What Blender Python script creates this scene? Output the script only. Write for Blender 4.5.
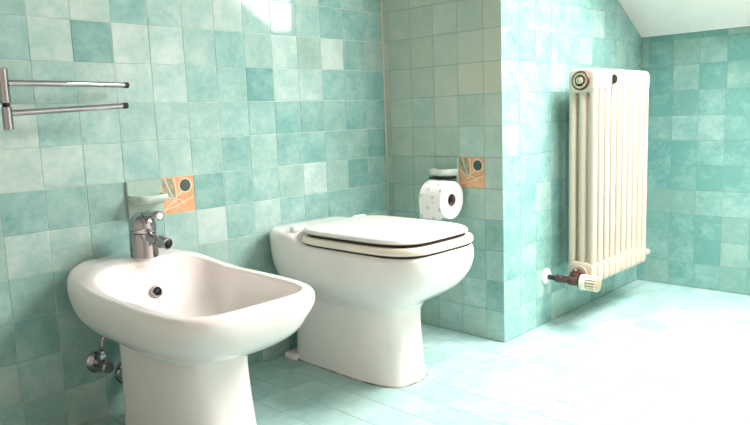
import bpy, bmesh, math, random
from mathutils import Vector, Matrix
random.seed(7)
T = 0.1                      # one wall tile = 10 cm; layout numbers below are in tiles
scene = bpy.context.scene
for o in list(bpy.data.objects): bpy.data.objects.remove(o)
COL = scene.collection

# ------------------------------------------------------------------ camera
FPX = 675.1; YAW, PITCH, ROLL = 0.8003, 0.1421, -0.0372
cy, sy, cp, sp = math.cos(YAW), math.sin(YAW), math.cos(PITCH), math.sin(PITCH)
F = Vector((sy*cp, cy*cp, -sp)); R0 = Vector((cy, -sy, 0)); U0 = R0.cross(F)
R = math.cos(ROLL)*R0 + math.sin(ROLL)*U0
U = -math.sin(ROLL)*R0 + math.cos(ROLL)*U0
CAMP = Vector((-17.9656, -16.747, 7.4452))
cd = bpy.data.cameras.new('camera'); cam = bpy.data.objects.new('camera', cd); COL.objects.link(cam)
m = Matrix((R, U, -F)).transposed().to_4x4(); m.translation = CAMP*T
cam.matrix_world = m
cd.sensor_width = 36; cd.sensor_fit = 'HORIZONTAL'; cd.lens = FPX/750*36; cd.clip_start = .01
scene.camera = cam

# ------------------------------------------------------------------ world, light, exposure
w = bpy.data.worlds.new('sky'); scene.world = w; w.use_nodes = True
bg = w.node_tree.nodes['Background']; bg.inputs[0].default_value = (1.0, 0.958, 0.955, 1); bg.inputs[1].default_value = 24.0
# overcast sky: brightness rises from horizon to zenith as (1 + 2 sin elevation) / 3
wn = w.node_tree; wt = wn.nodes.new('ShaderNodeTexCoord'); ws = wn.nodes.new('ShaderNodeSeparateXYZ'); wn.links.new(wt.outputs['Generated'], ws.inputs[0])
wm = wn.nodes.new('ShaderNodeMapRange'); wm.inputs['From Min'].default_value = 0; wm.inputs['From Max'].default_value = 1
wm.inputs['To Min'].default_value = 24.0/3; wm.inputs['To Max'].default_value = 24.0
wn.links.new(ws.outputs['Z'], wm.inputs['Value']); wn.links.new(wm.outputs['Result'], bg.inputs[1])
scene.view_settings.view_transform = 'Standard'; scene.view_settings.look = 'None'
scene.view_settings.gamma = 1; scene.view_settings.use_curve_mapping = False
scene.view_settings.exposure = 1.45

SL = 0.57                                                   # roof slope
XD, YB = 10.36, -4.954                                      # far wall, radiator wall
XL, YF = -23.0, -20.5                                       # walls behind the camera
def roof(x): return 10.24 + SL*(XD-x)
SKX0, SKX1, SKY0, SKY1 = -1.3, 7.2, -15.0, -9.5            # roof window
nrm = math.hypot(1, SL); RN = Vector((SL/nrm, 0, 1/nrm)); RU = Vector((1/nrm, 0, -SL/nrm))
def portal(x0, x1, y0, y1, name):
    ld = bpy.data.lights.new(name, 'AREA'); ld.shape = 'RECTANGLE'
    ld.size = (x1-x0)*nrm*T; ld.size_y = (y1-y0)*T; ld.cycles.is_portal = True
    o = bpy.data.objects.new(name, ld); COL.objects.link(o)
    mm = Matrix((RU, RN.cross(RU), RN)).transposed().to_4x4()
    mm.translation = (Vector(((x0+x1)/2, (y0+y1)/2, roof((x0+x1)/2))) + RN*.6)*T
    o.matrix_world = mm
portal(SKX0, SKX1, SKY0, SKY1, 'roof_window_daylight')

# ------------------------------------------------------------------ materials
def srgb(r, g, b):
    f = lambda c: c/12.92 if c <= .04045 else ((c+.055)/1.055)**2.4
    return (f(r/255), f(g/255), f(b/255), 1)
def mat(name, col, rough=.4, metal=0, coat=0, noise=None, spec=.5, bump=0, bscale=60):
    mt = bpy.data.materials.new(name); mt.use_nodes = True; nt = mt.node_tree
    b = nt.nodes['Principled BSDF']
    b.inputs['Base Color'].default_value = col; b.inputs['Roughness'].default_value = rough
    b.inputs['Metallic'].default_value = metal; b.inputs['Coat Weight'].default_value = coat
    b.inputs['Specular IOR Level'].default_value = spec
    tc = nt.nodes.new('ShaderNodeTexCoord')
    nz = nt.nodes.new('ShaderNodeTexNoise'); nz.inputs['Scale'].default_value = noise[1] if noise else 8
    nz.inputs['Detail'].default_value = 4; nt.links.new(tc.outputs['Object'], nz.inputs['Vector'])
    mx = nt.nodes.new('ShaderNodeMix'); mx.data_type = 'RGBA'
    c2 = noise[0] if noise else tuple(c*.94 for c in col[:3])+(1,)
    mx.inputs['A'].default_value = col; mx.inputs['B'].default_value = c2
    mr = nt.nodes.new('ShaderNodeMapRange'); mr.inputs['From Min'].default_value = .35; mr.inputs['From Max'].default_value = .7
    nt.links.new(nz.outputs['Fac'], mr.inputs['Value']); nt.links.new(mr.outputs['Result'], mx.inputs['Factor'])
    nt.links.new(mx.outputs['Result'], b.inputs['Base Color'])
    if bump:
        n2 = nt.nodes.new('ShaderNodeTexNoise'); n2.inputs['Scale'].default_value = bscale
        nt.links.new(tc.outputs['Object'], n2.inputs['Vector'])
        bp = nt.nodes.new('ShaderNodeBump'); bp.inputs['Strength'].default_value = bump; bp.inputs['Distance'].default_value = .002
        nt.links.new(n2.outputs['Fac'], bp.inputs['Height']); nt.links.new(bp.outputs['Normal'], b.inputs['Normal'])
    return mt

def tile_mat(name, deep, mid, pale, sage, rough):
    """glazed tile: object colour R = tone, G = drift towards sage; cloudy glaze on top"""
    mt = bpy.data.materials.new(name); mt.use_nodes = True; nt = mt.node_tree; N = nt.nodes; L = nt.links
    b = N['Principled BSDF']
    oi = N.new('ShaderNodeObjectInfo'); sep = N.new('ShaderNodeSeparateColor'); L.new(oi.outputs['Color'], sep.inputs[0])
    tc = N.new('ShaderNodeTexCoord')
    sc = N.new('ShaderNodeVectorMath'); sc.operation = 'SCALE'; sc.inputs[0].default_value = (37, 53, 71); L.new(oi.outputs['Random'], sc.inputs['Scale'])
    ad = N.new('ShaderNodeVectorMath'); ad.operation = 'ADD'; L.new(tc.outputs['Object'], ad.inputs[0]); L.new(sc.outputs[0], ad.inputs[1])
    def noise(s, d, r=.6):
        n = N.new('ShaderNodeTexNoise'); n.inputs['Scale'].default_value = s; n.inputs['Detail'].default_value = d; n.inputs['Roughness'].default_value = r
        L.new(ad.outputs[0], n.inputs['Vector']); return n
    def mth(op, a, bb):
        n = N.new('ShaderNodeMath'); n.operation = op
        for i, v in enumerate((a, bb)):
            if isinstance(v, (int, float)): n.inputs[i].default_value = v
            else: L.new(v, n.inputs[i])
        return n.outputs[0]
    b.inputs['Specular IOR Level'].default_value = .36
    n1 = noise(13, 2); n2 = noise(60, 5, .7)
    cl = mth('ADD', mth('MULTIPLY', mth('SUBTRACT', n1.outputs['Fac'], .5), .95), mth('MULTIPLY', mth('SUBTRACT', n2.outputs['Fac'], .5), .75))
    tone = mth('ADD', sep.outputs[0], cl)
    cr = N.new('ShaderNodeValToRGB'); L.new(tone, cr.inputs['Fac'])
    e = cr.color_ramp.elements; e[0].position = 0; e[0].color = deep; e[1].position = 1; e[1].color = pale
    x = e.new(.5); x.color = mid
    mx = N.new('ShaderNodeMix'); mx.data_type = 'RGBA'; L.new(sep.outputs[1], mx.inputs['Factor'])
    L.new(cr.outputs['Color'], mx.inputs['A']); mx.inputs['B'].default_value = sage
    L.new(mx.outputs['Result'], b.inputs['Base Color'])
    n3 = noise(9, 1)
    L.new(mth('ADD', mth('MULTIPLY', n2.outputs['Fac'], .06), rough), b.inputs['Roughness'])
    bp = N.new('ShaderNodeBump'); bp.inputs['Strength'].default_value = .08; bp.inputs['Distance'].default_value = .004
    L.new(n3.outputs['Fac'], bp.inputs['Height']); L.new(bp.outputs['Normal'], b.inputs['Normal'])
    return mt
M = {}
M['tile'] = tile_mat('glazed wall tile', srgb(108,160,153), srgb(150,189,182), srgb(194,213,206), srgb(196,203,182), .03)
M['ftile'] = tile_mat('floor tile', srgb(128,168,164), srgb(160,196,193), srgb(190,214,211), srgb(150,168,144), .3)
M['grout'] = mat('wall grout', srgb(214,222,210), .9, noise=(srgb(150,178,166), 14))
M['dgrout'] = mat('aged teal grout', srgb(138,168,158), .9, noise=(srgb(112,146,136), 14))
M['fgrout'] = mat('floor grout', srgb(140,168,164), .9, noise=(srgb(120,150,146), 30))
M['plaster'] = mat('white plaster', srgb(244,240,236), .9, bump=.15, bscale=220)
M['warmplaster'] = mat('warm cream plaster', srgb(242,224,216), .9, bump=.15, bscale=220)
M['ceramic'] = mat('white ceramic', srgb(246,238,233), .12, coat=.3)
M['seat'] = mat('white seat plastic', srgb(244,240,234), .18)
M['seatring'] = mat('yellowed seat plastic', srgb(248,234,218), .18)
M['shade_cap'] = mat('dark gap shade and end caps', srgb(42,34,30), .7)  # shade of the seat and lid gaps as colour; also rail end caps
M['chrome'] = mat('chrome', srgb(176,173,176), .07, 1)
M['dark'] = mat('dark hole', srgb(24,20,22), .6)
M['black'] = mat('black plastic', srgb(22,22,24), .4)
M['rad'] = mat('cream radiator enamel', srgb(204,192,173), .35)
M['brass'] = mat('tarnished bronze', srgb(112,84,78), .4, .7, noise=(srgb(74,52,48), 60))
M['cream'] = mat('cream plastic', srgb(236,226,200), .4)
M['headcore'] = mat('beige plastic slot shade', srgb(168,152,122), .5)  # slot shade between the cream ribs, put into the core colour
M['plugcap'] = mat('dull brass plug', srgb(206,192,166), .35, .3, noise=(srgb(160,140,110), 60))
M['white'] = mat('white plastic', srgb(240,240,238), .4)
M['paper'] = mat('tissue paper', srgb(244,243,240), .9, bump=.2, bscale=300)
M['core'] = mat('cardboard core', srgb(132,110,112), .9)
M['shelfc'] = mat('pale green glazed ceramic', srgb(208,220,208), .08, noise=(srgb(182,204,192), 25))
M['plate'] = mat('sage green glazed ceramic', srgb(172,196,182), .08, noise=(srgb(150,180,168), 25))
M['terracotta'] = mat('orange decor glaze', srgb(226,174,132), .2, noise=(srgb(208,150,108), 40))
M['leaf'] = mat('grey green decor glaze', srgb(160,164,140), .2, noise=(srgb(132,138,114), 60))
M['disc'] = mat('dark green decor glaze', srgb(62,86,74), .2)
M['line'] = mat('cream decor glaze', srgb(236,214,180), .2)
M['seal'] = mat('aged silicone', srgb(196,190,180), .7, noise=(srgb(96,82,74), 30))
M['trim'] = mat('cream sealant', srgb(206,204,176), .6)
M['frame'] = mat('white painted wood', srgb(238,238,236), .5)
gm = bpy.data.materials.new('window glass'); gm.use_nodes = True; nt = gm.node_tree; nt.nodes.clear()
out = nt.nodes.new('ShaderNodeOutputMaterial'); mxs = nt.nodes.new('ShaderNodeMixShader'); tr = nt.nodes.new('ShaderNodeBsdfTransparent')
gl = nt.nodes.new('ShaderNodeBsdfGlossy'); gl.inputs['Roughness'].default_value = .02; mxs.inputs[0].default_value = .06
nt.links.new(tr.outputs[0], mxs.inputs[1]); nt.links.new(gl.outputs[0], mxs.inputs[2]); nt.links.new(mxs.outputs[0], out.inputs[0])
M['glass'] = gm
# printed paper: grid of small grey-green motifs wrapped around the roll
pm = M['paper'].copy(); pm.name = 'printed tissue paper'; nt = pm.node_tree; N = nt.nodes; L = nt.links
tc = N.new('ShaderNodeTexCoord'); sx = N.new('ShaderNodeSeparateXYZ'); L.new(tc.outputs['Object'], sx.inputs[0])
at = N.new('ShaderNodeMath'); at.operation = 'ARCTAN2'; L.new(sx.outputs['Z'], at.inputs[0]); L.new(sx.outputs['X'], at.inputs[1])
ml = N.new('ShaderNodeMath'); ml.operation = 'MULTIPLY'; L.new(at.outputs[0], ml.inputs[0]); ml.inputs[1].default_value = .06
cb = N.new('ShaderNodeCombineXYZ'); L.new(ml.outputs[0], cb.inputs[0]); L.new(sx.outputs['Y'], cb.inputs[1])
mp = N.new('ShaderNodeMapping'); mp.inputs['Rotation'].default_value = (0, 0, .7); mp.inputs['Scale'].default_value = (29, 29, 1); L.new(cb.outputs[0], mp.inputs[0])
vo = N.new('ShaderNodeTexVoronoi'); vo.voronoi_dimensions = '2D'; vo.inputs['Randomness'].default_value = .12; vo.inputs['Scale'].default_value = 1; L.new(mp.outputs[0], vo.inputs['Vector'])
lt = N.new('ShaderNodeMath'); lt.operation = 'LESS_THAN'; L.new(vo.outputs['Distance'], lt.inputs[0]); lt.inputs[1].default_value = .16
mx = N.new('ShaderNodeMix'); mx.data_type = 'RGBA'; L.new(lt.outputs[0], mx.inputs['Factor'])
mx.inputs['A'].default_value = srgb(244,243,240); mx.inputs['B'].default_value = srgb(204,211,204)
L.new(mx.outputs['Result'], N['Principled BSDF'].inputs['Base Color']); M['print'] = pm

# ------------------------------------------------------------------ helpers (coordinates in tiles, meshes in metres)
def link(o, parent=None):
    COL.objects.link(o)
    if parent: o.parent = parent
    return o
def obj(name, bm, material, parent=None, smooth=True, angle=None):
    me = bpy.data.meshes.new(name); bmesh.ops.recalc_face_normals(bm, faces=bm.faces[:])
    bm.to_mesh(me); bm.free(); me.materials.append(M[material])
    for p in me.polygons: p.use_smooth = smooth
    if smooth and angle is not None: me.set_sharp_from_angle(angle=math.radians(angle))
    return link(bpy.data.objects.new(name, me), parent)
def thing(name, label, cat, loc, group=None):
    o = bpy.data.objects.new(name, None); o.empty_display_size = .05; link(o); o.location = Vector(loc)*T
    o['label'] = label; o['category'] = cat
    if group: o['group'] = group
    return o
class Rel:                                                  # shapes given in tiles relative to the thing's base
    def __init__(s, o): s.o = Vector(o)
    def __call__(s, x, y, z): return (Vector((x, y, z))-s.o)*T
def box(bm, lo, hi, bev=0, seg=2):
    vs = [bm.verts.new((x, y, z)) for x in (lo[0], hi[0]) for y in (lo[1], hi[1]) for z in (lo[2], hi[2])]
    fs = [bm.faces.new([vs[i] for i in q]) for q in ((0,1,3,2),(4,6,7,5),(0,4,5,1),(2,3,7,6),(0,2,6,4),(1,5,7,3))]
    if bev: bmesh.ops.bevel(bm, geom=list({e for f in fs for e in f.edges}), offset=bev, segments=seg, profile=.5, affect='EDGES')
def lathe(bm, a, b, prof, n=24, closed=True):
    """prof: (t along a->b in metres from a, radius)"""
    a, b = Vector(a), Vector(b); ax = (b-a).normalized()
    u = ax.orthogonal().normalized(); v = ax.cross(u); rings = []
    for t, r in prof:
        rings.append([bm.verts.new(a+ax*t+(u*math.cos(i*2*math.pi/n)+v*math.sin(i*2*math.pi/n))*max(r, 1e-5)) for i in range(n)])
    for p, q in zip(rings, rings[1:]):
        for i in range(n): bm.faces.new((p[i], p[(i+1)%n], q[(i+1)%n], q[i]))
    if closed: bm.faces.new(rings[0]); bm.faces.new(rings[-1])
def tube(bm, pts, r, n=14):
    pts = [Vector(p) for p in pts]; rings = []; u = None
    for i, p in enumerate(pts):
        d = (pts[min(i+1, len(pts)-1)]-pts[max(i-1, 0)]).normalized()
        u = (d.orthogonal() if u is None else u-d*u.dot(d)).normalized(); v = d.cross(u)
        rr = r[i] if isinstance(r, (list, tuple)) else r
        rings.append([bm.verts.new(p+(u*math.cos(k*2*math.pi/n)+v*math.sin(k*2*math.pi/n))*rr) for k in range(n)])
    for p, q in zip(rings, rings[1:]):
        for k in range(n): bm.faces.new((p[k], p[(k+1)%n], q[(k+1)%n], q[k]))
    bm.faces.new(rings[0]); bm.faces.new(rings[-1])
def smoothstep(t): t = min(1, max(0, t)); return t*t*(3-2*t)
def loft(bm, secs, x0, sub=5, n=96, warp=None, rel=None, cap0=True, cap1=True):
    """sections (z, half width, y rear, y front, y widest, rear exponent, front exponent) swept into one skin"""
    P = []
    for i in range(len(secs)-1):
        p0, p1, p2, p3 = secs[max(i-1, 0)], secs[i], secs[i+1], secs[min(i+2, len(secs)-1)]
        for s in range(sub):
            t = s/sub
            P.append([.5*(2*b+(c-a)*t+(2*a-5*b+4*c-d)*t*t+(3*b-a-3*c+d)*t**3) for a, b, c, d in zip(p0, p1, p2, p3)])
    P.append(list(secs[-1])); rings = []
    for z, hw, yr, yf, ym, nr, nf in P:
        ring = []
        for i in range(n):
            th = 2*math.pi*i/n; c, s = math.cos(th), math.sin(th)
            e = 2/(nr if s > 0 else nf)
            x = x0+hw*math.copysign(abs(c)**e, c)
            y = ym+((yr-ym) if s > 0 else (ym-yf))*math.copysign(abs(s)**e, s)
            zz = z if warp is None else warp(x, y, z)
            ring.append(bm.verts.new(rel(x, y, zz)))
        rings.append(ring)
    for p, q in zip(rings, rings[1:]):
        for i in range(n): bm.faces.new((p[i], p[(i+1)%n], q[(i+1)%n], q[i]))
    if cap0: bm.faces.new(rings[0])
    if cap1: bm.faces.new(rings[-1])

# ------------------------------------------------------------------ room shell
def structure(name, bm, material, label, smooth=False):
    o = obj(name, bm, material, smooth=smooth); o['kind'] = 'structure'; o['label'] = label; o['category'] = name.split('_')[0]; return o
def prism(bm, poly, fr, depth):
    """polygon in wall coordinates (u, v) pushed back from the wall face"""
    o, u, v, n = fr
    a = [bm.verts.new((o+u*p[0]+v*p[1])*T) for p in poly]; b = [bm.verts.new((o+u*p[0]+v*p[1]-n*depth)*T) for p in poly]
    bm.faces.new(a); bm.faces.new(b)
    for i in range(len(poly)): j = (i+1)%len(poly); bm.faces.new((a[i], a[j], b[j], b[i]))
V = Vector; G = .010                                         # grout sits this far behind the tile faces
frA = (V((0, G, 0)), V((1, 0, 0)), V((0, 0, 1)), V((0, -1, 0)))
frB = (V((G, 0, 0)), V((0, -1, 0)), V((0, 0, 1)), V((-1, 0, 0)))
frC = (V((0, YB+G, 0)), V((1, 0, 0)), V((0, 0, 1)), V((0, -1, 0)))
frD = (V((XD+G, 0, 0)), V((0, -1, 0)), V((0, 0, 1)), V((-1, 0, 0)))
frF = (V((0, 0, -G)), V((1, 0, 0)), V((0, 1, 0)), V((0, 0, 1)))
E_ = .3
bm = bmesh.new(); prism(bm, [(XL, -.1), (.4, -.1), (.4, roof(.4)+E_), (XL, roof(XL)+E_)], frA, 1.0)
wall_left = structure('wall_left', bm, 'grout', 'left wall of teal glazed tiles behind bidet and toilet')
bm = bmesh.new(); prism(bm, [(-.5, -.1), (-YB-G-.002, -.1), (-YB-G-.002, roof(0)), (-.5, roof(0))], frB, .6)
wall_return = structure('wall_return', bm, 'dgrout', 'short return wall of sage teal tiles with the paper roll')
bm = bmesh.new(); prism(bm, [(G+.002, -.1), (XD+.3, -.1), (XD+.3, roof(XD)), (G+.002, roof(0)+E_)], frC, 1.0)
wall_right = structure('wall_right', bm, 'dgrout', 'bright teal tiled wall behind the radiator')
bm = bmesh.new(); prism(bm, [(-YB, -.1), (-YF, -.1), (-YF, 10.3), (-YB, 10.3)], frD, 1.0)
wall_far = structure('wall_far', bm, 'dgrout', 'low teal tiled knee wall under the sloping ceiling')
bm = bmesh.new(); prism(bm, [(XL, YF), (XD+.3, YF), (XD+.3, .3), (XL, .3)], frF, 1.0)
floor = structure('floor', bm, 'fgrout', 'pale teal tiled floor')
bm = bmesh.new(); box(bm, V((XL-1, YF, -.1))*T, V((XL, .3, roof(XL)+.5))*T); structure('wall_back', bm, 'warmplaster', 'warm white plaster wall behind the camera')
bm = bmesh.new(); prism(bm, [(-XD-.3, -.1), (-XL, -.1), (-XL, roof(XL)+.5), (-XD-.3, roof(XD))], (V((0, YF, 0)), V((-1, 0, 0)), V((0, 0, 1)), V((0, 1, 0))), 1.0)
structure('wall_front', bm, 'warmplaster', 'warm white plaster wall opposite the radiator')
# sloping ceiling with the roof window opening
def roofbox(bm, x0, x1, y0, y1, d0=0, d1=.5):
    vs = []
    for d in (d0, d1):
        for x, y in ((x0, y0), (x1, y0), (x1, y1), (x0, y1)): vs.append(bm.verts.new((V((x, y, roof(x)))+RN*d)*T))
    for q in ((0,1,2,3),(4,5,6,7),(0,1,5,4),(1,2,6,5),(2,3,7,6),(3,0,4,7)): bm.faces.new([vs[i] for i in q])
bm = bmesh.new()
for a in ((XL-1, SKX0, YF-1, 1), (SKX1, XD+1.5, YF-1, 1), (SKX0, SKX1, YF-1, SKY0), (SKX0, SKX1, SKY1, 1)): roofbox(bm, *a)
structure('ceiling', bm, 'plaster', 'white sloping plaster ceiling')
win = bpy.data.objects.new('window_1', None); link(win); win['kind'] = 'structure'; win['label'] = 'roof window in the sloping ceiling'; win['category'] = 'window'
bm = bmesh.new(); k = .25
for a in ((SKX0, SKX0+k, SKY0, SKY1), (SKX1-k, SKX1, SKY0, SKY1), (SKX0+k, SKX1-k, SKY0, SKY0+k), (SKX0+k, SKX1-k, SKY1-k, SKY1)): roofbox(bm, *a, .1, .48)
obj('window_frame', bm, 'frame', win, smooth=False)
bm = bmesh.new(); roofbox(bm, SKX0+k, SKX1-k, SKY0+k, SKY1-k, 0.3, 0.34); obj('pane', bm, 'glass', win, smooth=False)

# ------------------------------------------------------------------ tiles: every tile its own piece, hung on its wall
JO = .014
mesh_cache = {}
def tile_mesh(poly, material, thick=.05, bev=.008):
    """poly centred on its middle, metres; chamfered face, local z = outwards"""
    key = (tuple((round(a, 4), round(b, 4)) for a, b in poly), material)
    if key in mesh_cache: return mesh_cache[key]
    n = len(poly); cx = sum(p[0] for p in poly)/n; cyy = sum(p[1] for p in poly)/n
    def ring(off, z):
        r = []
        for i in range(n):
            p0, p1, p2 = V(poly[i-1]), V(poly[i]), V(poly[(i+1)%n])
            d1, d2 = (p1-p0).normalized(), (p2-p1).normalized(); n1, n2 = V((-d1.y, d1.x)), V((-d2.y, d2.x))
            q = p1+(n1+n2)*(off/max(.35, 1+n1.dot(n2))); r.append((q.x, q.y, z))
        return r
    vs = ring(0, -thick*T)+ring(0, -bev*T*.7)+ring(bev*T, 0)
    fs = [tuple(range(2*n, 3*n))]
    for k in (0, n):
        for i in range(n): j = (i+1)%n; fs.append((k+i, k+j, k+n+j, k+n+i))
    me = bpy.data.meshes.new('tile'); me.from_pydata(vs, [], fs); me.materials.append(M[material]); mesh_cache[key] = me
    return me
def clip(poly, a, b, c):                                      # keep a*u + b*v <= c
    outp = []
    for i in range(len(poly)):
        p, q = poly[i-1], poly[i]; dp, dq = a*p[0]+b*p[1]-c, a*q[0]+b*q[1]-c
        if (dp < 0) != (dq < 0): t = dp/(dp-dq); outp.append((p[0]+(q[0]-p[0])*t, p[1]+(q[1]-p[1])*t))
        if dq <= 0: outp.append(q)
    return outp
def add_tile(parent, fr, u0, u1, v0, v1, color, material='tile', tilt=.0035, name='tile', slope=None):
    j = JO/2
    poly = [(u0+j, v0+j), (u1-j, v0+j), (u1-j, v1-j), (u0+j, v1-j)]
    if slope: poly = clip(poly, *slope)
    if len(poly) < 3: return None
    area = abs(sum(poly[i-1][0]*poly[i][1]-poly[i][0]*poly[i-1][1] for i in range(len(poly))))/2
    if area < .01: return None
    uc = sum(p[0] for p in poly)/len(poly); vc = sum(p[1] for p in poly)/len(poly)
    o, u, v, n = fr
    rh = u.cross(v).dot(n)                                     # mirror u when (u, v, n) is left handed
    pl = [((p[0]-uc)*T*(1 if rh > 0 else -1), (p[1]-vc)*T) for p in poly]
    if rh < 0: pl = pl[::-1]
    ob = bpy.data.objects.new(name, tile_mesh(pl, material)); link(ob)
    uu = u if rh > 0 else -u
    tl = lambda: max(-1.6*tilt, min(1.6*tilt, random.gauss(0, tilt)))
    mm = Matrix((uu, v, n)).transposed() @ (Matrix.Rotation(tl(), 3, 'X') @ Matrix.Rotation(tl(), 3, 'Y'))
    mm = mm.to_4x4(); mm.translation = (o+u*uc+v*vc+n*(G+random.uniform(-.0015, .0015)))*T
    ob.parent = parent; ob.matrix_world = mm; ob.color = color
    return ob
def rnd_tone(base=.45, spread=.2, sage=.08, odd=1):
    t = base+random.gauss(0, spread)
    if random.random() < .06*odd: t += .25
    if random.random() < .05*odd: t -= .15
    return (min(1.05, max(0, t)), max(0, sage+random.gauss(0, .1)), 0, 1)
def decor(parent, fr, u0, v0):
    t = add_tile(parent, fr, u0, u0+1, v0, v0+1, (1, 1, 1, 1), 'terracotta', 0, 'decor_tile')
    t['label'] = 'orange decor tile painted with leaves and a dark green disc'
    o, u, v, n = fr
    def flat(name, pts, material, h):
        bm = bmesh.new(); a = []; b = []
        for p in pts:
            q = o+u*(u0+p[0])+v*(v0+p[1])+n*G; a.append(bm.verts.new(t.matrix_world.inverted() @ ((q+n*h)*T))); b.append(bm.verts.new(t.matrix_world.inverted() @ ((q-n*.003)*T)))
        bm.faces.new(a); bm.faces.new(b)
        for i in range(len(a)): k = (i+1)%len(a); bm.faces.new((a[i], a[k], b[k], b[i]))
        ob = obj(name, bm, material, t, smooth=False); return ob
    def stroke(name, pts, wd, material='line', h=.006):
        L_, R_ = [], []
        for i, p in enumerate(pts):
            a, b = V(pts[max(i-1, 0)]), V(pts[min(i+1, len(pts)-1)]); d = (b-a).normalized(); s = V((-d.y, d.x))*wd/2
            L_.append(tuple(V(p)+s)); R_.append(tuple(V(p)-s))
        flat(name, L_+R_[::-1], material, h)
    circ = lambda x, y, r: [(x+r*math.cos(k*math.pi/12), y+r*math.sin(k*math.pi/12)) for k in range(24)]
    flat('painted_ring', circ(.73, .74, .205), 'line', .004)
    flat('painted_disc', circ(.73, .74, .17), 'disc', .007)
    bez = lambda a, b, c: [tuple(V(a)*(1-s)**2+V(b)*2*s*(1-s)+V(c)*s*s) for s in (i/8 for i in range(9))]
    flat('painted_leaf', bez((.38, .32), (.02, .55), (.03, .96))+[(.1, .96)]+bez((.1, .96), (.22, .62), (.38, .32))[1:-1], 'leaf', .004)
    flat('painted_leaf', bez((.4, .34), (.18, .66), (.16, .96))+[(.32, .96)]+bez((.32, .96), (.44, .7), (.4, .34))[1:-1], 'leaf', .005)
    for p in (bez((.12, .97), (.24, .62), (.4, .3)), bez((.4, .97), (.47, .65), (.42, .32)), bez((.05, .1), (.4, .4), (.62, .6)),
              bez((.05, .12), (.5, .18), (.96, .42)), bez((.3, .26), (.55, .5), (.66, .22)), bez((.03, .62), (.12, .5), (.3, .4))):
        stroke('painted_line', p, .028)
    return t
# left wall
AO = -.953
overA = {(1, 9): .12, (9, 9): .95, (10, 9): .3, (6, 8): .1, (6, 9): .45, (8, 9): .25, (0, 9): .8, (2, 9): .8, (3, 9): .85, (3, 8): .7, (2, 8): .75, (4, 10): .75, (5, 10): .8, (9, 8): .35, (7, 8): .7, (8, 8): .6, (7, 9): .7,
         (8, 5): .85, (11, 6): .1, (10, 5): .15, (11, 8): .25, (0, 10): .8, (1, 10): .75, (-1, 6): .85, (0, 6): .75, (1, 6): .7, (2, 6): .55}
for c in range(-4, 13):
    u0 = AO-11+c; u1 = min(u0+1, 0)
    if c == 12: u0, u1 = u0, 0
    if u1-u0 < .02: continue
    for k in range(15):
        if k == 5 and c in (2, 3): continue
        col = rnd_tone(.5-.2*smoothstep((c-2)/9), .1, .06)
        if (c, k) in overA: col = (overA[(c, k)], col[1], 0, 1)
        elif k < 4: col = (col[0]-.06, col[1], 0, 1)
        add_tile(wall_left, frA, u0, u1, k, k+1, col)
decor(wall_left, frA, AO-11+3, 5)
# return wall: sliver, four full tiles, cut edge tile
ub = [0, .27, 1.27, 2.27, 3.27, 4.27, -YB]
overB = {(4, 8): 1.05, (2, 8): .35, (2, 9): .4, (5, 9): .95, (5, 8): .95, (3, 7): .6}
for i in range(6):
    for k in range(16):
        if k == 5 and i in (3, 4): continue
        b = .5+.15*(k > 6)
        col = rnd_tone(b, .09, (.55 if k > 7 else .42 if k > 3 else .15)+.12*(i > 3 and k > 6))
        if (i, k) in overB: col = (overB[(i, k)], col[1]+.1, 0, 1)
        add_tile(wall_return, frB, ub[i]+(.012 if i == 0 else 0), ub[i+1], k, k+1, col)
decor(wall_return, frB, 3.27, 5)
# radiator wall, cut along the roof slope
for i in range(11):
    for k in range(17):
        col = rnd_tone(.3, .06, 0.0, .3)
        add_tile(wall_right, frC, i, min(i+1, XD), k, k+1, col, slope=(SL, 1, roof(0)-.01))
# knee wall
ud = [-YB]+[5.2615+j for j in range(13)]
overD = {(2, 6): .28, (3, 6): .34, (3, 7): .18, (4, 3): .28, (3, 3): .26, (3, 9): .2, (2, 8): .2}
for i in range(len(ud)-1):
    for k in range(11):
        col = rnd_tone(.05, .05, .05, 0)
        if (i, k) in overD: col = (overD[(i, k)], col[1], 0, 1)
        add_tile(wall_far, frD, ud[i], ud[i+1], k, min(k+1, 10.22), col)
# floor: the largest tiles in view as pieces, the rest joined
cells = []
xs = [-20.95+i for i in range(33)]; ys = [-.38-j for j in range(-1, 24)]
for x in xs:
    for y in ys:
        x0, x1, y0, y1 = max(x, -21), min(x+1, XD), y-1, min(y, 0)
        if x1 <= x0+.02 or y1 <= y0+.02: continue
        if x1 > 0 and y1 > YB:
            if x0 < 0 and y0 < YB-.02 and y1 > YB: pass
            if x0 >= -.02 or x0 > -.5 and False:
                y1 = YB
                if y1-y0 < .05: continue
            elif x0 < 0 and y1 <= 0:
                if y0 >= YB: x1 = 0
        d = V(((x0+x1)/2, (y0+y1)/2, 0))-CAMP; z = d.dot(F)
        px, py = (375+FPX*d.dot(R)/z, 212.5-FPX*d.dot(U)/z) if z > .5 else (-9999, 0)
        vis = -40 < px < 790 and 200 < py < 465
        cells.append((0 if vis else 1, d.length, x0, x1, y0, y1))
cells.sort(); rest = bmesh.new()
for i, (hid, dist, x0, x1, y0, y1) in enumerate(cells):
    col = rnd_tone(.6, .07, .12)
    if i < 300:
        add_tile(floor, frF, x0, x1, y0, y1, col, 'ftile', .002)
    else:
        j = JO/2; a = [rest.verts.new(V((x, y, 0))*T) for x, y in ((x0+j, y0+j), (x1-j, y0+j), (x1-j, y1-j), (x0+j, y1-j))]
        b = [rest.verts.new(q.co-V((0, 0, .004))) for q in a]; rest.faces.new(a)
        for q in range(4): rest.faces.new((a[q], a[(q+1)%4], b[(q+1)%4], b[q]))
o = obj('tile_field', rest, 'ftile', floor, smooth=False); o['kind'] = 'stuff'; o.color = (.62, .05, 0, 1)
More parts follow.
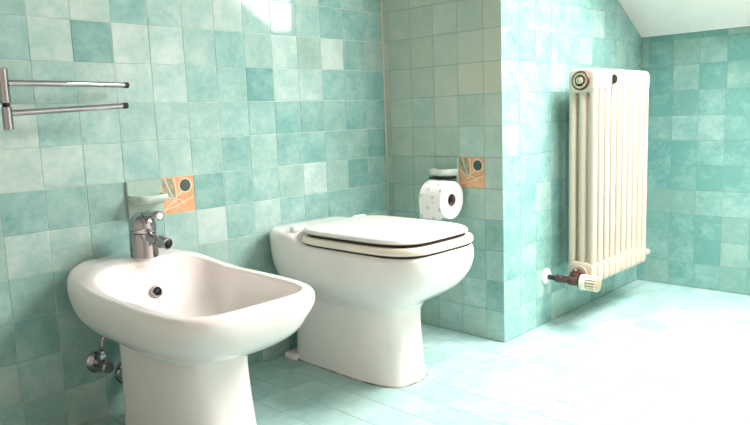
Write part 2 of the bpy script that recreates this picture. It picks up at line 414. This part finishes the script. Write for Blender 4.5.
# sealant bead in the inner corner
bm = bmesh.new(); tube(bm, [V((-.03, -.03, 0))*T, V((-.03, -.03, 16))*T], .0028, 8)
structure('trim_1', bm, 'trim', 'thin cream sealant bead in the corner of the tiled walls', True)

# ------------------------------------------------------------------ toilet
X0 = -4.3; base = (X0, -3, 0); rel = Rel(base)
wc = thing('toilet', 'white ceramic floor toilet with closed lid between bidet and paper roll', 'toilet', base)
def warp_wc(x, y, z):
    side = max(0, abs(x-X0)-.9)/.85; rear = max(0, y+.9)/.8
    return z+smoothstep((y+2.2)/.6)*(.36-.14*side**2-.08*rear**2)*smoothstep((z-2.8)/1.0)
bm = bmesh.new()
S = [(0, .95, -.55, -4.86, -2.6, 8, 3.4), (.5, .93, -.55, -4.8, -2.6, 8, 3.4), (1.2, .91, -.6, -4.76, -2.6, 8, 3.4), (1.85, .91, -.6, -4.74, -2.6, 8, 3.4), (2.1, .95, -.55, -4.8, -2.6, 7, 3.4), (2.28, 1.06, -.5, -4.98, -2.6, 6, 3.4),
     (2.5, 1.3, -.35, -5.38, -2.7, 5, 3.4), (2.8, 1.56, -.2, -5.83, -2.8, 4.5, 3.6), (3.15, 1.71, -.12, -6.1, -3, 4.5, 3.8), (3.5, 1.76, -.08, -6.21, -3, 4.5, 4),
     (3.76, 1.76, -.08, -6.22, -3, 4.5, 4), (3.86, 1.72, -.1, -6.19, -3, 4.5, 4), (3.9, 1.64, -.18, -6.1, -3, 4.5, 4), (3.9, 1.5, -.4, -6.0, -3, 4.5, 4), (3.9, 1.0, -1.0, -5, -2.8, 4, 3), (3.9, .2, -2.4, -3, -2.6, 3, 3)]
loft(bm, S, X0, warp=warp_wc, rel=rel); obj('bowl', bm, 'ceramic', wc, angle=60)
bm = bmesh.new()
loft(bm, [(0, 1.04, -.2, -.85, -.5, 9, 6), (.1, 1.04, -.2, -.85, -.5, 9, 6), (.16, 1.0, -.24, -.82, -.5, 9, 6), (.18, .9, -.4, -.7, -.5, 8, 6)], X0, sub=2, rel=rel); obj('foot_flange', bm, 'ceramic', wc, angle=50)
bm = bmesh.new(); loft(bm, [(0, .985, -.5, -4.9, -2.6, 9, 3.4), (.03, .965, -.52, -4.88, -2.6, 9, 3.4), (.035, .9, -.6, -4.8, -2.6, 9, 3.4)], X0, sub=2, rel=rel); obj('sealant', bm, 'seal', wc)
def slab(name, z0, z1, hw, yr, yf, mt, r=.06, nr=5, nf=4.2, dome=0):
    bm = bmesh.new(); ym = -3.6; q = (ym, nr, nf)
    S = [(z0, hw-.3, yr-.2, yf+.2)+q, (z0, hw-r, yr-r, yf+r)+q, (z0+r*.6, hw, yr, yf)+q, (z1-r, hw, yr, yf)+q, (z1-r*.3, hw-r*.4, yr-r*.4, yf+r*.4)+q, (z1, hw-r*1.4, yr-r*1.4, yf+r*1.4)+q,
         (z1+dome*.5, hw*.7, yr-.6, yf+.8)+q, (z1+dome, hw*.35, yr-1.2, yf+1.8)+q, (z1+dome, .05, ym+.05, ym-.05)+q]
    loft(bm, S, X0, sub=3, rel=rel); return obj(name, bm, mt, wc, angle=70)
slab('gap_shade', 3.88, 3.965, 1.64, -1.85, -6.11, 'shade_cap', .02)  # dark slab stands in for the shade between rim and seat
slab('seat_ring', 3.945, 4.14, 1.7, -1.72, -6.17, 'seatring', .06)
slab('gap_shade', 4.12, 4.215, 1.555, -1.85, -5.965, 'shade_cap', .02)  # same dark slab for the shade between seat and lid
slab('lid', 4.2, 4.36, 1.62, -1.68, -6.03, 'seat', .09, dome=.05)
for s in (-1, 1):
    bm = bmesh.new(); a = rel(X0+s*1.25-.25, -1.55, 4.22); lathe(bm, a, a+V((1, 0, 0)), [(0, .004), (.003, .013), (.047, .013), (.05, .004)], 18); obj('hinge', bm, 'seat', wc)

# ------------------------------------------------------------------ bidet
X0 = -10.22; base = (X0, -3, 0); rel = Rel(base)
bd = thing('bidet', 'white ceramic bidet with open basin on the left in front of the towel rail', 'bidet', base)
def warp_bd(x, y, z):
    dk = smoothstep((y+2.6)/1.3); side = max(0, abs(x-X0)-.85)/.95
    return z+dk*(.36-.3*side**2)*smoothstep((z-2.9)/.8)
bm = bmesh.new()
S = [(0, .98, -1.15, -4.84, -2.7, 8, 3.8), (.8, .94, -1.15, -4.7, -2.7, 8, 3.8), (1.6, .92, -1.15, -4.6, -2.7, 8, 3.8), (2.28, .92, -1.12, -4.57, -2.7, 8, 3.8), (2.4, .98, -.9, -4.66, -2.7, 7, 3.7), (2.48, 1.14, -.75, -4.95, -2.7, 6, 3.6),
     (2.68, 1.44, -.4, -5.5, -2.7, 5, 3.5), (2.96, 1.67, -.2, -5.92, -2.7, 4.5, 3.7), (3.26, 1.8, -.12, -6.1, -2.7, 4.5, 4), (3.5, 1.85, -.1, -6.15, -2.7, 4.5, 4.8), (3.68, 1.85, -.1, -6.16, -2.7, 4.5, 5), (3.78, 1.82, -.13, -6.13, -2.7, 4.5, 5),
     (3.825, 1.76, -.2, -6.07, -2.8, 4.5, 5), (3.83, 1.67, -.5, -6.0, -2.9, 4.5, 5), (3.825, 1.58, -.98, -5.94, -3.2, 4.5, 5), (3.79, 1.545, -1.34, -5.91, -3.4, 4.8, 5), (3.68, 1.52, -1.4, -5.88, -3.6, 4.8, 5), (3.38, 1.42, -1.58, -5.78, -3.7, 4.8, 4.8),
     (3.05, 1.2, -1.95, -5.5, -3.8, 4.5, 4), (2.78, .92, -2.4, -5.1, -3.8, 4, 3), (2.64, .55, -2.8, -4.6, -3.7, 3, 2.5), (2.6, .22, -3.4, -3.85, -3.6, 2, 2)]
loft(bm, S, X0, warp=warp_bd, rel=rel); obj('basin', bm, 'ceramic', bd, angle=60)
bm = bmesh.new(); loft(bm, [(0, 1.0, -.95, -4.8, -2.7, 8, 3.6), (.03, .98, -.96, -4.78, -2.7, 8, 3.6), (.035, .9, -1.0, -4.6, -2.7, 8, 3.6)], X0, sub=2, rel=rel); obj('sealant', bm, 'seal', bd)
bm = bmesh.new(); a = rel(X0, -1.74, 3.42); ax = V((0, -1, .4)).normalized()
lathe(bm, a-ax*.004, a+ax, [(0, .0155), (.006, .0155), (.008, .014), (.0078, .0105), (.001, .0095)], 24); ov = obj('overflow_ring', bm, 'chrome', bd, angle=40)
bm = bmesh.new(); lathe(bm, a-ax*.004, a+ax, [(0, .0096), (.0055, .0096)], 20); obj('overflow_hole', bm, 'dark', ov)
bm = bmesh.new(); a = rel(X0, -3.62, 2.6); lathe(bm, a, a+V((0, 0, 1)), [(0, .031), (.003, .031), (.004, .027), (.002, .02)], 28); obj('drain', bm, 'chrome', bd)

# mixer tap on the bidet deck
TX, TY, TZ = -10.05, -.95, 4.13
tp = thing('bidet_mixer_tap', 'chrome single lever mixer tap with swivel nozzle on the bidet', 'tap', (TX, TY, TZ)); rel = Rel((TX, TY, TZ))
bm = bmesh.new(); a = rel(TX, TY, TZ-.03); lathe(bm, a, a+V((0, 0, 1)), [(0, .0345), (.004, .0355), (.008, .0345), (.06, .0335), (.066, .034), (.069, .031)], 32); obj('tap_body', bm, 'chrome', tp, angle=40)
bm = bmesh.new(); a = rel(TX, TY, TZ+.67); lathe(bm, a, a+V((0, -.12, 1)), [(0, .031), (.003, .034), (.016, .0345), (.03, .031), (.042, .0225), (.048, .012), (.05, .001)], 32); hd = obj('tap_head', bm, 'chrome', tp, angle=50)
bm = bmesh.new(); p = [rel(TX, TY-.05, TZ+1.0), rel(TX+.02, TY-.35, TZ+1.12), rel(TX+.03, TY-.62, TZ+1.14), rel(TX+.03, TY-.85, TZ+1.12)]
tube(bm, p, [.013, .011, .0095, .011], 16); obj('lever', bm, 'chrome', tp)
bm = bmesh.new(); a = rel(TX+.03, TY-.83, TZ+1.12); lathe(bm, a, a+V((0, -1, -.05)), [(0, .0085), (.004, .0085), (.0045, .007)], 16); obj('lever_cap', bm, 'white', tp)
bm = bmesh.new(); a = rel(TX, TY-.32, TZ+.86); lathe(bm, a, a+V((-.4, -1, .1)), [(-.006, .006), (.002, .006)], 14); obj('temperature_button', bm, 'black', tp)
bm = bmesh.new(); a = rel(TX+.05, TY-.28, TZ+.52); b = rel(TX+.16, TY-.95, TZ+.42); lathe(bm, a, b, [(0, .014), (.022, .0135), (.025, .0115), (.03, .0115), (.034, .015), (.044, .016), (.066, .014), (.067, .012)], 22); sp_ = obj('nozzle', bm, 'chrome', tp, angle=40)
bm = bmesh.new(); d = (b-a).normalized(); lathe(bm, a+d*.05, a+d, [(0, .0112), (.0173, .0112)], 18); obj('aerator', bm, 'dark', sp_)

# ------------------------------------------------------------------ supply valve and waste under the bidet
vb = (-11.12, 0, 1.5); rel = Rel(vb)
av = thing('angle_valve', 'small chrome angle valve on the wall under the bidet', 'valve', vb)
bm = bmesh.new(); a = rel(-11.12, 0, 1.5); y_ = V((0, -1, 0)); lathe(bm, a, a+y_, [(0, .028), (.004, .028), (.009, .022), (.011, .014)], 26); obj('escutcheon', bm, 'chrome', av, angle=40)
bm = bmesh.new(); lathe(bm, a, a+y_, [(.005, .011), (.05, .011), (.052, .009)], 20); obj('valve_body', bm, 'chrome', av, angle=40)
bm = bmesh.new(); lathe(bm, a+y_*.05, a+y_, [(0, .008), (.004, .015), (.018, .016), (.022, .013)], 8); obj('knob', bm, 'chrome', av, angle=30)
bm = bmesh.new(); b = a+y_*.038; lathe(bm, b, b+V((0, 0, 1)), [(0, .009), (.016, .009), (.0165, .0125), (.03, .0125), (.031, .008), (.036, .007)], 6); obj('union_nut', bm, 'chrome', av, angle=30)
bm = bmesh.new(); lathe(bm, b, b+V((0, 0, -1)), [(0, .008), (.012, .009), (.02, .009), (.022, .005)], 14); obj('bleed_cap', bm, 'chrome', av, angle=30)
bm = bmesh.new(); tube(bm, [b+V((0, 0, .03)), b+V((.001, 0, .05)), b+V((.006, -.003, .07)), b+V((.022, -.012, .081)), b+V((.042, -.04, .082)), b+V((.05, -.068, .08))], .0058, 12); obj('supply_hose', bm, 'chrome', av)
wb = (-10.35, 0, 1.0); rel = Rel(wb)
wp = thing('waste_pipe', 'chrome waste pipe collar on the wall behind the bidet pedestal', 'pipe', wb)
bm = bmesh.new(); a = rel(*wb); lathe(bm, a, a+y_, [(0, .034), (.004, .034), (.012, .028), (.014, .018)], 26); obj('collar', bm, 'chrome', wp, angle=40)
bm = bmesh.new(); lathe(bm, a, a+y_, [(.004, .016), (.063, .016)], 20); obj('pipe', bm, 'white', wp)
fb = (-4.05, 0, 1.55); rel = Rel(fb)
fp = thing('flush_pipe', 'dark rubber flush pipe sleeve on the wall behind the toilet', 'pipe', fb)
bm = bmesh.new(); a = rel(*fb); lathe(bm, a, a+y_, [(0, .036), (.005, .036), (.02, .03), (.022, .022)], 26); obj('collar', bm, 'black', fp, angle=40)
bm = bmesh.new(); lathe(bm, a, a+y_, [(.004, .02), (.052, .02)], 20); obj('pipe', bm, 'white', fp)

# ------------------------------------------------------------------ ceramic soap shelf and roll holder (same casting)
def ceramic_shelf(name, label, cat, wall, u0, v0):
    o, u, v, n = (frA if wall == 'A' else frB); o = o+n*G; c = o+u*(u0+.5)+v*v0
    t = thing(name, label, cat, c)
    P = lambda a, b, d: (u*a+v*b+n*d)*T                         # a from the middle, b up, d out
    bm = bmesh.new(); j = JO/2
    vs = []
    for d, i in ((-.01, 0), (.055, 0), (.075, .03)): vs.append([bm.verts.new(P(a*(.5-j-i), .5+b*(.5-j-i), d)) for a, b in ((-1, -1), (1, -1), (1, 1), (-1, 1))])
    for p, q in zip(vs, vs[1:]):
        for i in range(4): bm.faces.new((p[i], p[(i+1)%4], q[(i+1)%4], q[i]))
    bm.faces.new(vs[0]); bm.faces.new(vs[-1]); obj('back_plate', bm, 'plate', t, smooth=False)
    bm = bmesh.new(); rings = []; n_ = 28
    for b, w_, dd in ((.36, .36, .06), (.37, .40, .36), (.43, .45, .54), (.52, .48, .62), (.60, .48, .62), (.63, .465, .59), (.62, .43, .54), (.55, .38, .4), (.53, .05, .1)):
        ring = []
        for i in range(n_+1):
            th = math.pi*i/n_; cs, sn = math.cos(th), math.sin(th)
            ring.append(bm.verts.new(P(w_*math.copysign(abs(cs)**.6, cs), b, .05+dd*abs(sn)**.6)))
        rings.append(ring)
    for p, q in zip(rings, rings[1:]):
        for i in range(n_): bm.faces.new((p[i], p[i+1], q[i+1], q[i]))
    bm.faces.new(rings[0]); bm.faces.new(rings[-1]); obj('shelf_lip', bm, 'shelfc', t)
    return t, P
ceramic_shelf('soap_shelf', 'pale green ceramic soap shelf set in the wall above the bidet tap', 'soap shelf', 'A', AO-11+2, 5)
rh, P = ceramic_shelf('toilet_roll_holder', 'pale green ceramic roll holder with hood on the return wall', 'roll holder', 'B', 2.27, 5)
RX, RY0, RY1, RZ = -.72, -3.5, -2.6, 4.66
base = V((0, -2.77, 5))
bm = bmesh.new()
tube(bm, [(V((-.02, RY1+.1, 5.2))-base)*T, (V((-.4, RY1+.1, 5.1))-base)*T, (V((RX, RY1+.1, 4.85))-base)*T, (V((RX, RY1+.1, RZ))-base)*T, (V((RX, RY1-.1, RZ))-base)*T, (V((RX, RY0+.12, RZ))-base)*T], .006, 10)
obj('roll_arm', bm, 'black', rh)
bm = bmesh.new(); box(bm, (V((-.55, -3.2, 5.3))-base)*T, (V((-.04, -2.4, 5.36))-base)*T, .002); obj('hood_gap_shade', bm, 'black', rh)  # the box is a black stand-in for the shaded gap under the hood
tr_ = thing('toilet_paper_roll', 'white toilet paper roll with printed motifs beside the orange decor tile', 'toilet paper', (RX, (RY0+RY1)/2, RZ)); hl = (RY1-RY0)/2*T
bm = bmesh.new(); a = V((0, hl, 0)); ax = V((0, -1, 0))
lathe(bm, a, a+ax, [(.002, .021), (0, .024), (0, .058), (.002, .061), (2*hl-.002, .061), (2*hl, .058), (2*hl, .024), (2*hl-.002, .021), (.002, .021)], 48, closed=False); obj('paper_winding', bm, 'paper', tr_, angle=40)
bm = bmesh.new(); lathe(bm, a, a+ax, [(.003, .021), (.003, .0188), (2*hl-.003, .0188), (2*hl-.003, .021), (.003, .021)], 36, closed=False); obj('cardboard_core', bm, 'core', tr_, angle=40)
bm = bmesh.new(); ring = []
pts = [(-.0615*math.cos(t_), .0615*math.sin(t_)) for t_ in [i*.1 for i in range(30, -3, -1)]]
pts += [(pts[-1][0]+.0008*i, pts[-1][1]-.009*i) for i in range(1, 6)]
for px, pz in pts: ring.append([bm.verts.new((px+e, yy, pz)) for e in (0, -.0006) for yy in (hl-.001, -hl+.001)])
for p, q in zip(ring, ring[1:]):
    for i, k in ((0, 1), (1, 3), (3, 2), (2, 0)): bm.faces.new((p[i], p[k], q[k], q[i]))
for p in (ring[0], ring[-1]): bm.faces.new((p[0], p[1], p[3], p[2]))
obj('loose_sheet', bm, 'print', tr_, angle=60)

# ------------------------------------------------------------------ towel rail
tb = (-12.83, 0, 8.08); rel = Rel(tb)
tw = thing('towel_rail', 'chrome swing towel rail with two arms on the left wall', 'towel rail', tb)
for z0, z1, yy in ((7.99, 8.76, -.8), (7.42, 7.94, -.8)):
    bm = bmesh.new(); a = rel(-12.83, yy, z0); h = (z1-z0)*T; lathe(bm, a, a+V((0, 0, 1)), [(0, .007), (.002, .0105), (h-.002, .0105), (h, .007)], 22); obj('post', bm, 'chrome', tw, angle=40)
bm = bmesh.new(); lathe(bm, rel(-12.83, -.8, 7.9), rel(-12.83, -.8, 9), [(0, .008), (.012, .008)], 16); obj('pivot', bm, 'dark', tw)
for p0, p1, cv in (((-12.8, -.8, 8.44), (-9.86, -.42, 8.43), -.1), ((-12.8, -.8, 7.79), (-10.08, -.75, 7.92), .02)):
    bm = bmesh.new(); q = []
    for i in range(13):
        s = i/12; v_ = V(p0).lerp(V(p1), s); q.append(rel(v_.x, v_.y+cv*math.sin(math.pi*s), v_.z))
    tube(bm, q, .0068, 16); ar = obj('arm', bm, 'chrome', tw, angle=50)
    bm = bmesh.new(); d = (q[-1]-q[-2]).normalized(); lathe(bm, q[-1]-d*.012, q[-1]+d, [(0, .0072), (.013, .0072), (.014, .006)], 18); obj('end_cap', bm, 'shade_cap', ar, angle=40)
bm = bmesh.new(); a = rel(-12.83, 0, 8.1); lathe(bm, a, a+y_, [(0, .024), (.006, .024), (.01, .012), (.078, .01)], 22); obj('wall_bracket', bm, 'chrome', tw, angle=40)

# ------------------------------------------------------------------ radiator
RX0, PITCHX, NS = 2.98, .455, 10; ZB, ZT = 1.46, 8.74; YC = YB-1.07; HD = .5
base = (RX0+PITCHX*NS/2, YB-1.07, 0); rel = Rel(base)
rd = thing('radiator', 'cream tubular column radiator on the right tiled wall', 'radiator', base)
def section_mesh():
    bm = bmesh.new()
    for dy in (-.36, 0, .36):
        lathe(bm, V((0, dy*T, (ZB+.3)*T)), V((0, dy*T, 9)), [(0, .0136), ((ZT-ZB-.6)*T, .0136)], 18)
    for zc, s in ((ZT, -1), (ZB, 1)):                            # rounded heads, top and bottom
        rings = []; n_ = 40; zc = (zc+s*.4)*T
        for x, f in ((-.0172, .80), (-.0158, .89), (-.011, .965), (-.0055, .99), (0, 1.0), (.0055, .99), (.011, .965), (.0158, .89), (.0172, .80)):
            rings.append([bm.verts.new((x, HD*T*(f)*math.copysign(abs(math.cos(t_))**.45, math.cos(t_)), zc+.04*(f if f > .85 else .84)*math.copysign(abs(math.sin(t_))**.45, math.sin(t_)))) for t_ in (2*math.pi*i/n_ for i in range(n_))])
        for p, q in zip(rings, rings[1:]):
            for i in range(n_): bm.faces.new((p[i], p[(i+1)%n_], q[(i+1)%n_], q[i]))
        bm.faces.new(rings[0]); bm.faces.new(rings[-1])
        lathe(bm, V((-.0228, 0, zc)), V((1, 0, zc)), [(0, .026), (.0456, .026)], 24)
    return bm
sec = obj('section', section_mesh(), 'rad', rd, angle=50)
for i in range(NS):
    o = sec if i == 0 else link(sec.copy(), rd)
    o.location = rel(RX0+PITCHX*(i+.5), YC, 0)
for zc, r in ((ZT-.4, 1),):
    bm = bmesh.new(); a = rel(RX0+.03, YC, zc); ax = V((-1, 0, 0)); lathe(bm, a, a+ax, [(0, .031), (.004, .0315), (.0065, .0295)], 32); pl = obj('end_plug', bm, 'brass', rd, angle=40)
    bm = bmesh.new(); lathe(bm, a, a+ax, [(.002, .0265), (.007, .0255), (.008, .022), (.0065, .018), (.0065, .012), (.014, .011), (.0145, .004)], 32); obj('plug_cap', bm, 'plugcap', pl, angle=40)
    bm = bmesh.new(); lathe(bm, a, a+ax, [(.012, .0055), (.018, .005)], 6); obj('bleed_screw', bm, 'chrome', pl)
bm = bmesh.new(); zz = ZT-.36; xx = RX0+PITCHX*3+.02; n_ = 14; fr_ = []
for y0 in (YC-HD+.03, YC-HD-.022):
    fr_.append([bm.verts.new(rel(xx+.24*math.sin(math.pi*i/n_), y0, zz+.16*math.cos(math.pi*i/n_))) for i in range(n_+1)])
for i in range(n_+1): k = (i+1)%(n_+1); bm.faces.new((fr_[0][i], fr_[0][k], fr_[1][k], fr_[1][i]))
bm.faces.new(fr_[0]); bm.faces.new(fr_[1]); obj('badge', bm, 'black', rd, smooth=False)
for z_ in (7.9, 2.4):
    bm = bmesh.new(); box(bm, rel(RX0+PITCHX*5-.12, YC+.3, z_-.12), rel(RX0+PITCHX*5+.12, YB, z_+.12), .003); obj('wall_bracket', bm, 'rad', rd)
# thermostatic valve at the near lower corner, return stub at the far one
VX, VY, VZ = 2.62, YC, ZB+.22
vl = bpy.data.objects.new('thermostatic_valve', None); link(vl, rd); vl.location = rel(VX, VY, VZ); vl['label'] = 'bronze radiator valve with cream thermostat head'
L0 = lambda x, y, z: (V((x, y, z))-V((VX, VY, VZ)))*T
y_ = V((0, -1, 0))
bm = bmesh.new(); a = L0(VX, YB, VZ); lathe(bm, a, a+y_, [(0, .028), (.004, .0285), (.009, .024), (.011, .012)], 28); obj('escutcheon', bm, 'white', vl, angle=40)
bm = bmesh.new(); lathe(bm, a, a+y_, [(.005, .0085), (.05, .0085)], 16); obj('supply_pipe', bm, 'black', vl)
bm = bmesh.new(); lathe(bm, a, a+y_, [(.04, .010), (.042, .0135), (.06, .0135), (.062, .0115), (.085, .0125), (.09, .016), (.112, .0165), (.118, .014), (.13, .014)], 20)
lathe(bm, L0(VX-.02, YC, VZ+.12), L0(VX+9, YC, VZ+.12), [(0, .012), (.012, .0135), (.016, .023), (.03, .023), (.031, .014), (.045, .014)], 20)
lathe(bm, L0(VX+.05, YC, VZ+.2), L0(VX+.05, YC, 99), [(0, .009), (.016, .009), (.02, .005)], 10); obj('valve_body', bm, 'brass', vl, angle=35)
bm = bmesh.new(); b = a+y_*.128; lathe(bm, b, b+y_, [(0, .022), (.006, .0225), (.007, .02)], 24); obj('union_ring', bm, 'black', vl, angle=40)
bm = bmesh.new(); b = a+y_*.134; lathe(bm, b, b+y_, [(0, .02), (.002, .0265), (.016, .027), (.018, .024), (.024, .0235)], 28); obj('head_collar', bm, 'cream', vl, angle=40)
bm = bmesh.new(); b = a+y_*.154; lathe(bm, b, b+y_, [(0, .022), (.003, .024), (.034, .0235), (.04, .02), (.042, .01)], 28); hd = obj('thermostat_head', bm, 'headcore', vl, angle=40)
for i in range(16):
    t_ = 2*math.pi*i/16; d = V((math.cos(t_), 0, math.sin(t_))); s_ = V((-math.sin(t_), 0, math.cos(t_)))
    bm = bmesh.new(); c = b+d*.0237
    vs = [bm.verts.new(c+d*p+s_*q*.0022+y_*r_) for p in (-.003, .0022) for q in (-1, 1) for r_ in (.006, .038)]
    for q in ((0,1,3,2),(4,6,7,5),(0,4,5,1),(2,3,7,6),(0,2,6,4),(1,5,7,3)): bm.faces.new([vs[k] for k in q])
    obj('rib', bm, 'cream', vl, smooth=False)
bm = bmesh.new(); xe = RX0+PITCHX*NS; lathe(bm, rel(xe-.05, YC, VZ+.12), rel(xe+9, YC, VZ+.12), [(0, .014), (.012, .014), (.013, .018), (.03, .018), (.032, .011), (.055, .011), (.06, .006)], 18); obj('return_plug', bm, 'cream', rd, angle=40)
bm = bmesh.new(); zr = VZ-.06; tube(bm, [rel(xe+.4, YC, VZ+.12), rel(xe+.7, YC, zr+.05), rel(xe+1.22, YC, zr), rel(xe+1.36, YC+.04, zr), rel(xe+1.42, YC+.16, zr), rel(xe+1.43, YC+.5, zr), rel(xe+1.43, YB-.01, zr)], .0095, 14); obj('return_pipe', bm, 'cream', rd)
